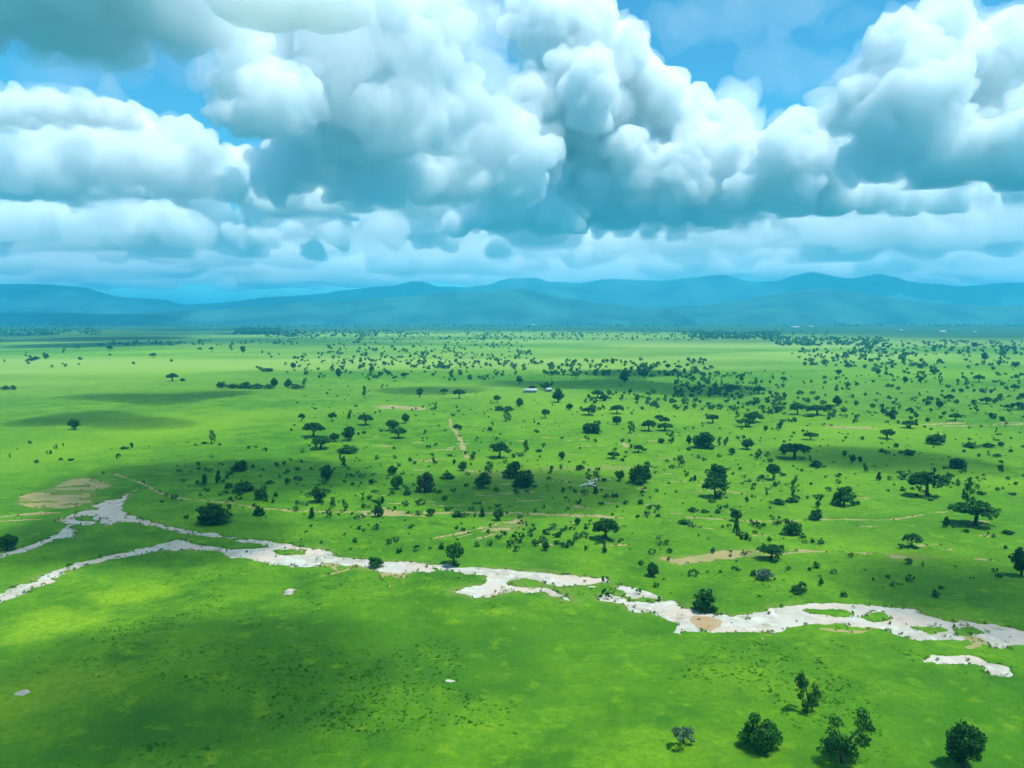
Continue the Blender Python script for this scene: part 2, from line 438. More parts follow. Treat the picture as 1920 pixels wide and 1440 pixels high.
def pool():
    rim = to_ground([(1298,1158),(1322,1154),(1345,1157),(1352,1168),(1346,1179),(1322,1182),(1304,1179),(1296,1168)])
    c = rim.mean(0); n = 48; V = [(*c, 0)]
    for k in range(n):
        a = 6.2832 * k / n; d = np.array([math.cos(a), math.sin(a)])
        ex, ey = np.ptp(rim[:, 0]) / 2, np.ptp(rim[:, 1]) / 2
        p = c + d * np.array([ex, ey]) * (1 + .12 * math.sin(3 * a + 1) + .07 * math.sin(7 * a))
        V.append((p[0], p[1], 0))
    V = np.array(V); V[:, 2] = base_height(V[:, 0], V[:, 1]) - .27
    T = np.array([(0, 1 + k, 1 + (k + 1) % n) for k in range(n)])
    return tag(link('water', mesh_np('water', V, T, [simple_mat('muddy_water', (0.34, 0.21, 0.10), (0.30, 0.24, 0.15), 0.4, rough=.35)])), 'brown muddy pool in the riverbed below the ball-shaped tree', 'pool', kind='structure')
pool()

# ------------------------------------------------------------------ mountains
def mountain(name, pts, Y, depth, seed, mat, label, x0=-700, x1=2620):
    """A ridge with the given skyline (photo pixels), its front slope cut by gullies."""
    pts = [(x0 - 900, pts[0][1])] + pts + [(x1 + 900, pts[-1][1])]
    nx, ny = 420, 40
    xs = np.linspace(pts[0][0], pts[-1][0], nx)
    sky_y = np.interp(xs, [p[0] for p in pts], [p[1] for p in pts])
    X = (xs - 960) / F * Y
    top = H + (YH - sky_y) / F * Y * 1.004
    top = top + fbm(X, X * 0 + Y, 240, seed, 4) * 6
    v = np.linspace(-1, 1, ny)
    XX, VV = np.meshgrid(X, v)
    prof = np.clip(1 - np.abs(VV), 0, 1)
    prof = prof ** 1.25
    YY = Y + VV * depth * (1 + 0.15 * vn(XX, VV * 900, 2600, seed + 9))
    gul = (1 - np.abs(vn(XX, YY * 0.35, 800, seed + 3))) * 0.6 + (1 - np.abs(vn(XX, YY * 0.4, 330, seed + 4))) * 0.3
    edge = np.clip(1 - np.abs(VV), 0, 1) * np.abs(VV) * 4
    Z = -12 + (np.maximum(top, 15) + 12)[None, :] * np.clip(prof - edge * 0.5 * (gul - 0.4), 0, 1)
    V = np.column_stack([XX.ravel(), YY.ravel(), Z.ravel()])
    i = np.arange(nx - 1); r = np.arange(ny - 1)[:, None] * nx
    Q = np.stack([r + i, r + i + 1, r + nx + i + 1, r + nx + i], -1).reshape(-1, 4)
    return tag(link(name, mesh_np(name, V, Q, [mat], smooth=True)), label, 'mountains', kind='structure')

MT = simple_mat('haze_blue_forest_slope', (0.002, 0.022, 0.040), (0.030, 0.105, 0.085), 0.0026)  # dark forest, with haze blue and relief contrast put into the colour
mountain('mountains', [(-300,560),(-100,540),(0,531),(60,530),(100,532),(165,538),(190,546),(230,556),(310,561),(345,570),(430,566),(500,556),(560,553),(610,550),(640,543),(700,538),(740,535),(768,527),(790,524),(822,535),(870,537),(920,531),(938,523),(955,519),(1008,519),(1026,527),(1090,530),(1120,524),(1150,521),(1200,524),(1240,525),(1300,518),(1340,512),(1365,515),(1385,523),(1420,526),(1455,525),(1480,515),(1515,508),(1540,513),(1560,518),(1590,521),(1620,516),(1640,512),(1665,517),(1690,526),(1720,530),(1790,535),(1840,531),(1880,528),(1920,527),(2100,540),(2400,550)],
         10200, 1700, 11, MT, 'long blue mountain range along the horizon')
mountain('foothills', [(-300,575),(0,585),(220,588),(420,578),(560,566),(700,560),(830,548),(900,546),(980,540),(1040,552),(1110,566),(1200,575),(1330,571),(1420,555),(1520,540),(1600,545),(1700,562),(1800,570),(1920,572),(2300,580)],
         6900, 750, 23, MT, 'lower dark ridge in front of the blue mountain range')
def hill(name, px, py, wpx, Y, seed, label):
    c = at(px, YH, Y); top = H + (YH - py) / F * Y; R = wpx / F * Y
    n = 44; V = []; 
    gx, gy = np.meshgrid(np.linspace(-1.2, 1.2, n), np.linspace(-1.2, 1.2, n))
    x = c.x + gx * R; y = Y + gy * R * 1.3
    d = np.hypot(gx, gy) + 0.22 * vn(x, y, R * 0.7, seed) + 0.1 * vn(x, y, R * 0.25, seed + 1)
    z = -14 + (top + 14) * np.clip(1 - d, 0, 1) ** 0.8
    i = np.arange(n - 1); r = np.arange(n - 1)[:, None] * n
    Q = np.stack([r + i, r + i + 1, r + n + i + 1, r + n + i], -1).reshape(-1, 4)
    return tag(link(name, mesh_np(name, np.column_stack([x.ravel(), y.ravel(), z.ravel()]), Q, [MT], smooth=True)), label, 'hill', kind='structure')
hill('hill', 1455, 573, 130, 6300, 31, 'small dark hill rising before the tallest blue mountain')
hill('hill', 1248, 579, 60, 6000, 35, 'low dark knoll standing before the middle of the mountains')

# ------------------------------------------------------------------ clouds
CLOUD_COL = (0.968, 0.994, 1.0)
CM = {k: vol_mat(n, d, CLOUD_COL) for k, n, d in (('dense', 'cumulus', 0.0062), ('fringe', 'cloud_fringe', 0.0011), ('layer', 'cloud_layer', 0.00042), ('mist', 'hazy_cumulus', 0.0015), ('soft', 'soft_cloud', 0.0050), ('far', 'far_cumulus', 0.0050), ('veil', 'cloud_veil', 0.00016), ('sheet', 'cloud_sheet', 0.0045), ('over', 'overhead_cloud', 0.0125))}
_ico = {}
def ico(n):
    if n not in _ico:
        b = bmesh.new(); bmesh.ops.create_icosphere(b, subdivisions=n, radius=1)
        _ico[n] = (np.array([v.co[:] for v in b.verts]), np.array([[v.index for v in f.verts] for f in b.faces])); b.free()
    return _ico[n]

def puff_mesh(name, balls, zb, vox, mat, amp=0.8, seed=0, flat=0.10, base_r=300.0):
    """Cauliflower of balls grown into one closed skin, its underside flattened at the condensation level."""
    iv, fi = ico(2)
    V = np.concatenate([iv * np.array(R) + np.array(c) for c, R in balls])
    Fc = np.concatenate([fi + k * len(iv) for k in range(len(balls))])
    tmp = link('tmp', mesh_np('tmp', V, Fc))
    mo = tmp.modifiers.new('r', 'REMESH'); mo.mode = 'VOXEL'; mo.voxel_size = vox
    me = bpy.data.meshes.new_from_object(tmp.evaluated_get(bpy.context.evaluated_depsgraph_get()))
    bpy.data.objects.remove(tmp)
    n = len(me.vertices); co = np.empty(n * 3, np.float32); me.vertices.foreach_get('co', co); co = co.reshape(-1, 3).astype(float)
    Rm = base_r
    off = Vector((seed * 3.7, seed * 1.9, 5.5))
    L = Rm * 0.95
    while L > vox * 1.9:
        no = np.empty(n * 3, np.float32); me.vertices.foreach_get('normal', no); no = no.reshape(-1, 3)
        d = np.array([abs(noise.noise(Vector(p) / L + off)) for p in co])
        co = co + no * ((d - 0.16) * amp * L)[:, None]
        me.vertices.foreach_set('co', co.ravel()); me.update()
        L /= 2.1
    low = co[:, 2] < zb
    wob = np.array([noise.noise(Vector((p[0], p[1], 0)) / (Rm * 1.5) + off) for p in co[low]]) if low.any() else 0
    co[low, 2] = zb + (co[low, 2] - zb) * flat + wob * Rm * 0.06
    me.vertices.foreach_set('co', co.ravel()); me.update()
    tmp = link('tmp', me)
    mo = tmp.modifiers.new('r', 'REMESH'); mo.mode = 'VOXEL'; mo.voxel_size = vox * 0.95
    me2 = bpy.data.meshes.new_from_object(tmp.evaluated_get(bpy.context.evaluated_depsgraph_get()))
    bpy.data.objects.remove(tmp); bpy.data.meshes.remove(me); me = me2
    me.materials.clear(); me.materials.append(CM[mat]); me.name = name
    return link(name, me)

def grow(balls, rg, c, R, n, squash=1.0, level=0):
    """Smaller heads budding from the upper skin of a ball, and smaller ones again from those."""
    for _ in range(n):
        d = Vector((rg.gauss(0, 1), rg.gauss(0, 1) - .3, abs(rg.gauss(0, 1)) - .3)).normalized()
        q = R * rg.uniform(.24, .52)
        p = c + Vector((d.x / squash, d.y / squash, d.z * squash)) * R * rg.uniform(.72, .98)
        balls.append((p, (q / squash, q / squash, q * squash)))
        if level == 0: grow(balls, rg, p, q, 4, squash, 1)

def cloud(puffs, Y, base_py, mat, label, vox=None, thick=1.0, extra=8, amp=1.0, seed=1, name='cloud', cat='cloud', spread=1.0, squash=1.0):
    rg = random.Random(seed * 77 + 5)
    zb = max(at(960, base_py, Y).z, 1250)
    balls = []
    for (x, y, r) in puffs:
        R = r * Y / F * .79; c = at(x, y, Y); c.y += rg.uniform(-.7, .7) * R * thick
        balls.append((c, (R / squash, R * thick / squash, R * 0.95 * squash)))
        grow(balls, rg, c, R, extra, squash)
    o = puff_mesh(name, balls, zb, vox or Y / F * 5.2, mat, amp, seed, base_r=float(np.median([p[2] for p in puffs])) * Y / F)
    if mat in ('dense', 'soft', 'far', 'sheet') and Y < 16000:
        crisp = seed in (1, 2, 7)
        R0 = float(np.median([p[2] for p in puffs])) * Y / F
        rg2 = random.Random(seed + 900)
        loose = [(c + Vector([rg2.gauss(0, .14 if crisp else .30) * R0 for _ in range(3)]), tuple(q * rg2.uniform(.8, 1.25) + R0 * (.03 if crisp else .10) for q in R)) for c, R in balls if rg2.random() < .5]
        fr = puff_mesh('fringe', loose, zb - R0 * .05, (vox or Y / F * 5.2) * 1.5, 'fringe', 1.3, seed + 40, base_r=R0)
        fr.parent = o
    return tag(o, label, cat)

cloud([(1000,40,52),(1045,95,85),(1120,110,66),(1175,140,58),(1212,175,45),(1050,200,110),(1180,250,110),(1150,190,60),(1320,255,72),(1375,245,44),(1270,340,110),(1130,340,105),(1020,310,90),(1390,345,80),(930,360,70),(1330,330,80)], 15000, 425, 'dense',
      'towering white cumulus cloud with cauliflower tops at the centre', seed=1)
cloud([(1492,262,62),(1470,320,70),(1540,320,62),(1440,350,50),(1565,360,50)], 13500, 400, 'dense', 'smaller white cumulus turret beside the towering central cloud', seed=2)
cloud([(600,60,130),(700,50,130),(765,125,95),(850,195,66),(560,150,100),(660,200,110),(740,225,90),(850,35,45),(540,20,70),(820,250,50)], 9500, 300, 'soft', 'broad soft grey cloud mass behind the towering cumulus', seed=3)
cloud([(470,95,52),(500,150,62),(440,165,52),(530,205,70),(470,220,55)], 8000, 262, 'dense', 'rounded cloud head below the blue gap at upper left', seed=4)
cloud([(940,222,42),(965,262,46),(920,270,50),(1000,300,40),(880,320,70),(960,340,70),(820,330,60)], 11000, 392, 'dense', 'bright lump of cloud in front of the towering cumulus', seed=5)
cloud([(600,250,45),(660,262,46),(720,278,42),(765,300,45),(560,300,60),(640,320,70),(720,335,65),(510,335,55),(790,345,45)], 10500, 392, 'dense', 'white topped cumulus row with dark flat base beside the central cloud', seed=6)
cloud([(1745,65,58),(1700,120,60),(1790,120,70),(1865,105,66),(1930,90,90),(1640,190,66),(1700,205,80),(1780,210,100),(1890,200,110),(2010,180,130),(1660,280,80),(1760,290,90),(1870,290,90),(1980,290,100)], 10000, 345, 'dense',
      'large white cumulus filling the upper right corner of the sky', seed=7)
cloud([(60,300,60),(140,290,66),(215,300,60),(290,310,52),(350,325,52),(20,330,60),(110,335,60),(400,345,40)], 10000, 375, 'soft', 'long grey cumulus with dark flat base near the left edge', seed=8)
cloud([(30,200,40),(100,205,44),(170,212,40),(225,222,26),(-40,210,50)], 8500, 238, 'dense', 'bright white cloud streak at the left below the dark sheet', seed=9, thick=1.3, squash=.75)
cloud([(55,405,34),(110,412,36),(160,425,34),(10,420,40),(205,440,24)], 17000, 468, 'far', 'low white cumulus touching the left edge of the sky', seed=10)
cloud([(285,400,26),(325,408,30),(300,430,34),(350,432,28),(255,430,24)], 17000, 470, 'far', 'small bright cumulus puff low in the left sky', seed=11)
cloud([(440,440,22),(480,445,26),(515,455,20),(460,462,24)], 18500, 480, 'far', 'little white cumulus low beside the dark flat cloud', seed=12)
cloud([(1100,385,26),(1085,415,26),(1125,420,30),(1170,428,26),(1220,432,24),(1270,436,22)], 16500, 455, 'far', 'small white cumulus head under the towering central cloud', seed=13)
cloud([(40,20,90),(180,10,90),(290,20,70),(-120,20,100),(120,40,70),(340,0,60),(60,-80,110),(250,-70,100),(-150,-60,120),(50,-200,150),(250,-190,130),(-150,-200,160),(120,-330,150),(-60,-330,150)], 5600, 92, 'sheet', 'dark grey cloud sheet overhanging the upper left corner', seed=14, thick=1.3, extra=7, amp=0.95, vox=36, squash=0.6)
cloud([(150,130,60),(260,140,52),(360,130,50),(60,140,60),(440,140,36)], 7600, 172, 'veil', 'thin stretched cloud veil under the dark upper left sheet', seed=15, thick=2, vox=46)
cloud([(1590,40,34),(1560,55,26),(1625,32,24)], 9000, 78, 'veil', 'thin wisp of cloud in the blue at upper right', seed=16, vox=30, squash=.7)
cloud([(1440,130,60),(1500,150,50),(1380,30,70),(1480,20,60),(1300,40,60)], 12500, 190, 'veil', 'faint hazy veil across the open blue sky', seed=17, vox=60, squash=.7)
cloud([(415,15,26),(425,45,18)], 9000, 75, 'veil', 'faint wisp crossing the blue gap at upper left', seed=18, vox=36)

def field(y0, y1, n, mat, label, seed, hmin=.35, hmax=.9, xs=.85):
    """Fair weather cumulus standing over the country at one level, between two distances."""
    rg = random.Random(seed); balls = []; Y = (y0 + y1) / 2
    for k in range(n):
        Yc = y0 + (y1 - y0) * (k + rg.random()) / n; x = ((k * .618034 + rg.uniform(-.08, .08)) % 1 * 2 - 1) * xs * Yc
        w = rg.uniform(.035, .095) * Yc; ht = w * rg.uniform(hmin, hmax); zb = 1500 + rg.uniform(-80, 120)
        for _ in range(9):
            u = rg.uniform(-1, 1); t = (1 - u * u) * rg.uniform(.1, 1)
            R = ht * rg.uniform(.25, .45)
            c = Vector((x + u * w * .8, Yc + rg.uniform(-1, 1) * w * .5, zb + R * .3 + t * ht))
            balls.append((c, (R * 1.2, R * 1.2, R))); grow(balls, rg, c, R, 4, 1.0, 1)
    return tag(puff_mesh('cloud_bank', balls, 1500, Y / F * 7.5, mat, 0.8, seed, flat=.07, base_r=Y * .013), label, 'clouds', kind='stuff')

cloud([(120,280,70),(240,270,75),(360,300,70),(40,310,70),(440,330,60),(300,340,70),(180,350,60)], 19000, 420, 'far', 'tall grey cumulus wall behind the left clouds', seed=31)
cloud([(560,330,70),(660,350,70),(760,370,60),(500,380,50),(840,390,60),(940,400,60),(620,400,60)], 19500, 445, 'far', 'grey cumulus wall behind the white topped row', seed=32)
cloud([(1480,370,60),(1580,350,70),(1690,350,70),(1800,360,70),(1910,350,80),(1640,400,60),(1380,400,50)], 20000, 445, 'far', 'grey cumulus wall behind the large right cloud', seed=33)
cloud([(20,350,40),(90,345,46),(170,350,44),(260,352,40),(340,356,34)], 12500, 368, 'dense', 'dark flat based cloud low above the left horizon', seed=21, thick=1.5)
cloud([(500,372,34),(560,366,40),(630,372,38),(690,380,30)], 13000, 398, 'dense', 'flat dark based cloud low between the left puffs and the centre', seed=22, thick=1.5)
cloud([(900,400,44),(960,392,50),(1020,400,44),(850,415,30),(1060,420,26)], 14500, 440, 'dense', 'dark blue based cloud slab under the bright central lump', seed=23, thick=1.6)
cloud([(1200,385,36),(1270,380,44),(1340,385,40),(1410,392,34)], 16500, 418, 'dense', 'flat dark cloud base under the right side of the tower', seed=24, thick=1.6)
cloud([(1500,385,36),(1570,370,46),(1640,365,44),(1710,372,40),(1780,372,44)], 13500, 402, 'dense', 'layered grey cloud slab under the large cumulus at right', seed=25, thick=1.8)
cloud([(590,470,26),(640,440,32),(690,425,26),(740,445,34),(800,440,36),(850,455,26)], 19000, 490, 'far', 'pale cumulus group low over the middle mountains', seed=28)
field(13500, 18000, 13, 'mist', 'nearer field of flat based cumulus below the tall clouds', 101, .5, 1.2)
field(18000, 25000, 20, 'mist', 'middle field of small cumulus above the mountains', 102, .5, 1.1)
field(25000, 33000, 24, 'mist', 'far field of pale cumulus close above the mountain crest', 103, .5, 1.1)
field(33000, 45000, 24, 'mist', 'farthest whitish clouds lying along the mountain skyline', 104, .5, 1.0)

def layer():
    rg = random.Random(77); balls = []
    for k in range(70):
        y = rg.uniform(17000, 44000); x = rg.uniform(-.85, .85) * y
        q = rg.uniform(2200, 5200)
        balls.append((Vector((x, y, 1950 + rg.uniform(-80, 250))), (q, q * .9, rg.uniform(220, 420))))
    return tag(puff_mesh('cloud_layer', balls, 1500, 300, 'layer', 0.25, 7, base_r=1200), 'thin pale cloud layer far behind the mountains', 'clouds', kind='stuff')
layer()

# unseen clouds added sunward of chosen patches to shade them; broken cumulus continues behind
def overhead(spots, seed):
    rg = random.Random(seed); balls = []
    for (px, py, rx, ry) in spots:
        a, b = gp(px, py); q = 1500 / SD.z
        cx, cy = a + SD.x * q, b + SD.y * q
        wx = rx * slant(px, py) / F; wy = abs(gp(px, py - ry)[1] - gp(px, py + ry)[1]) / 2
        R = max(min(wx, wy) * .5, 42)
        n = int(max(7, min(40, wx * wy / (R * R) * 1.4)))
        for _ in range(n):
            t, s = rg.uniform(0, 6.283), math.sqrt(rg.random())
            k = R * rg.uniform(.5, 1.0)
            balls.append((Vector((cx + math.cos(t) * s * wx, cy + math.sin(t) * s * wy, 1500 + rg.uniform(0, .3) * k)), (k, k, 45 + .2 * k)))
    tag(puff_mesh('clouds', balls, 1430, 19, 'over', 0.35, seed, base_r=90), 'unseen thin clouds set above the near plain to shade it', 'clouds', kind='stuff')
    balls = []
    for k in range(26):
        r, t = rg.uniform(1400, 5200), rg.uniform(1.2, 5.1)
        for _ in range(9):
            R = rg.uniform(120, 320)
            balls.append((Vector((math.sin(t) * r + rg.gauss(0, 350), math.cos(t) * r + rg.gauss(0, 350), 1560 + rg.uniform(0, 260))), (R, R, R * .7)))
    return tag(puff_mesh('clouds', balls, 1450, 60, 'over', 0.6, seed, base_r=200), 'broken fair weather clouds high above the plain', 'clouds', kind='stuff')
overhead([(400,895,230,46),(200,1015,240,26),(1000,930,150,22),(300,1300,170,60),(1080,716,330,22),(1330,728,160,12),(200,632,330,18),(1640,862,150,16),(180,790,150,10),(330,745,190,8),(1800,1120,120,25)], 9)

# ------------------------------------------------------------------ haze
def haze_box():
    lo, hi = (-47000, -46000, -25), (47000, 47000, 690)
    v = np.array([(x, y, z) for x in (lo[0], hi[0]) for y in (lo[1], hi[1]) for z in (lo[2], hi[2])], float)
    f = np.array([(0, 1, 3, 2), (4, 6, 7, 5), (0, 4, 5, 1), (2, 3, 7, 6), (0, 2, 6, 4), (1, 5, 7, 3)])
    return tag(link('haze', mesh_np('haze', v, f, [vol_mat('haze', 1.12e-4, (0.07, 0.65, 1.0))])), 'blue haze lying over the plain', 'haze', kind='stuff')
haze_box()

# ------------------------------------------------------------------ trees and bushes
BARK = simple_mat('bark', (0.055, 0.045, 0.030), (0.035, 0.032, 0.024), 3.0)
PALE_BARK = simple_mat('bleached_wood', (0.72, 0.72, 0.66), (0.55, 0.55, 0.5), 2.0)
LEAF = {'green': leaf_mat('foliage', (0.006, 0.048, 0.009), (0.026, 0.125, 0.013)),
        'far': leaf_mat('far_foliage', (0.012, 0.065, 0.012), (0.030, 0.110, 0.016)),
        'olive': leaf_mat('olive_foliage', (0.030, 0.070, 0.024), (0.050, 0.095, 0.030)),
        'grey': leaf_mat('grey_foliage', (0.070, 0.130, 0.085), (0.100, 0.160, 0.110)),
        'pale': leaf_mat('pale_foliage', (0.030, 0.110, 0.030), (0.045, 0.140, 0.035))}

def clumps(kind, rg):
    """Centres and radii of the leaf clumps of one crown in a box 1 wide and 1 high, foot at the origin."""
    out = []
    if kind == 'R':
        for _ in range(26):
            d = Vector((rg.gauss(0, 1), rg.gauss(0, 1), rg.gauss(0, 1))).normalized() * rg.uniform(.45, .9)
            out.append((Vector((d.x * .40, d.y * .40, .53 + d.z * .38)), rg.uniform(.11, .17)))
    elif kind == 'D':
        for _ in range(34):
            d = Vector((rg.gauss(0, 1), rg.gauss(0, 1), abs(rg.gauss(0, .8)))).normalized() * rg.uniform(.4, .95)
            out.append((Vector((d.x * .40, d.y * .40, .14 + d.z * .72)), rg.uniform(.11, .17)))
    elif kind == 'U':
        for _ in range(38):
            t, q = rg.uniform(0, 6.283), math.sqrt(rg.random())
            out.append((Vector((math.cos(t) * q * .41, math.sin(t) * q * .41, .85 - .22 * q * q + rg.uniform(-.2, .03))), rg.uniform(.10, .15)))
    elif kind == 'T':
        x = y = 0
        for k in range(9):
            z = .22 + .70 * k / 8; x += rg.uniform(-.1, .1); y += rg.uniform(-.1, .1)
            for _ in range(2 if k % 3 else 3):
                out.append((Vector((x + rg.uniform(-.30, .30), y + rg.uniform(-.30, .30), z + rg.uniform(-.05, .05))), rg.uniform(.08, .15)))
    elif kind == 'C':
        for _ in range(30):
            z = rg.uniform(.08, .92); q = .42 * (1 - z) ** .8 + .05; t = rg.uniform(0, 6.283)
            out.append((Vector((math.cos(t) * q * .8, math.sin(t) * q * .8, z)), rg.uniform(.09, .14)))
    else:
        for _ in range(18):
            t, q = rg.uniform(0, 6.283), math.sqrt(rg.random())
            out.append((Vector((math.cos(t) * q * .40, math.sin(t) * q * .40, .22 + rg.random() * .5 * (1 - q * q * .6))), rg.uniform(.12, .2)))
    return out

def leaf_quads(cl, n, size, rs):
    """n small leaf sprays facing every way, spread over the shells of the clumps."""
    c = np.array([p[:] for p, r in cl]); rr = np.array([r for p, r in cl])
    k = rs.choice(len(cl), n, p=rr ** 2 / (rr ** 2).sum())
    d = rs.normal(size=(n, 3)); d /= np.linalg.norm(d, axis=1)[:, None]
    p = c[k] + d * (rr[k] * rs.uniform(.45, 1.28, n) ** .7)[:, None] * np.array([1, 1, .85])
    nr = d + rs.normal(size=(n, 3)) * .7; nr /= np.linalg.norm(nr, axis=1)[:, None]
    a = np.cross(nr, rs.normal(size=(n, 3))); a /= np.linalg.norm(a, axis=1)[:, None]
    b = np.cross(nr, a)
    s = size * rs.uniform(.6, 1.3, n)[:, None]; e = s * rs.uniform(.45, .9, n)[:, None]
    V = np.stack([p - a * s, p - b * e, p + a * s, p + b * e], 1).reshape(-1, 3)
    V[:, 2] = np.maximum(V[:, 2], 0.004)
    return V, np.arange(4 * n).reshape(-1, 4)

def tube(p, q, r0, r1, V, Q, n=6):
    d = (q - p).normalized(); u = d.orthogonal().normalized(); w = d.cross(u); o = len(V)
    for c, r in ((p, r0), (q, r1)):
        for k in range(n):
            a = 6.2832 * k / n; V.append(tuple(c + (u * math.cos(a) + w * math.sin(a)) * r))
    for k in range(n): Q.append((o + k, o + (k + 1) % n, o + n + (k + 1) % n, o + n + k))

def trunk_geo(kind, cl, rg, girth=1.0):
    V, Q = [], []
    fork = {'R': .34, 'D': .2, 'U': .48, 'T': .3, 'C': .5, 'B': .12}[kind]
    r = {'R': .05, 'D': .05, 'U': .045, 'T': .035, 'C': .04, 'B': .035}[kind] * girth
    lean = Vector((rg.uniform(-.06, .06), rg.uniform(-.06, .06), 0))
    p0, p1, p2 = Vector((0, 0, -.04)), Vector((0, 0, fork * .5)) + lean * .6, Vector((0, 0, fork)) + lean
    tube(p0, p1, r * 1.35, r, V, Q); tube(p1, p2, r, r * .8, V, Q)
    for c, cr in rg.sample(cl, min(7, len(cl))):
        m = p2.lerp(c, .5) + Vector((rg.uniform(-.04, .04), rg.uniform(-.04, .04), .03))
        tube(p2, m, r * .6, r * .38, V, Q, 5); tube(m, c, r * .38, r * .14, V, Q, 5)
    return np.array(V), np.array(Q)

PROTO = {}
def proto(kind, hue, fine, var):
    """(crown mesh, trunk mesh, both in one mesh) shared by every tree of one kind."""
    key = (kind, hue, fine, var)
    if key not in PROTO:
        sd = sum(map(ord, kind + hue)) * 13 + var * 101 + fine * 7
        rg = random.Random(sd); rs = np.random.RandomState(sd)
        cl = clumps(kind, rg)
        n, sz = ((260, .12), (1300, .055), (5200, .030))[fine]
        if kind == 'T': n, sz = int(n * .55), sz * .85
        V, Q = leaf_quads(cl, n, sz, rs)
        TV, TQ = trunk_geo(kind, cl, rg)
        crown = mesh_np('crown', V, Q, [LEAF[hue]])
        trunk = mesh_np('trunk', TV, TQ, [BARK], smooth=True)
        both = mesh_np('tree', np.concatenate([V, TV]), np.concatenate([Q, TQ + len(V)]), [LEAF[hue], BARK], midx=np.concatenate([np.zeros(len(Q)), np.ones(len(TQ))]))
        PROTO[key] = (crown, trunk, both)
    return PROTO[key]

NAME = {'R': 'broadleaf_tree', 'D': 'broadleaf_tree', 'U': 'acacia_tree', 'T': 'slender_tree', 'C': 'conical_tree', 'B': 'bush'}
CAT = {'B': 'bush'}
LOOK = {'R': 'round-crowned dark tree', 'D': 'dense domed tree', 'U': 'flat-topped acacia', 'T': 'thin straggly tree', 'C': 'narrow pointed tree', 'B': 'low dark bush'}

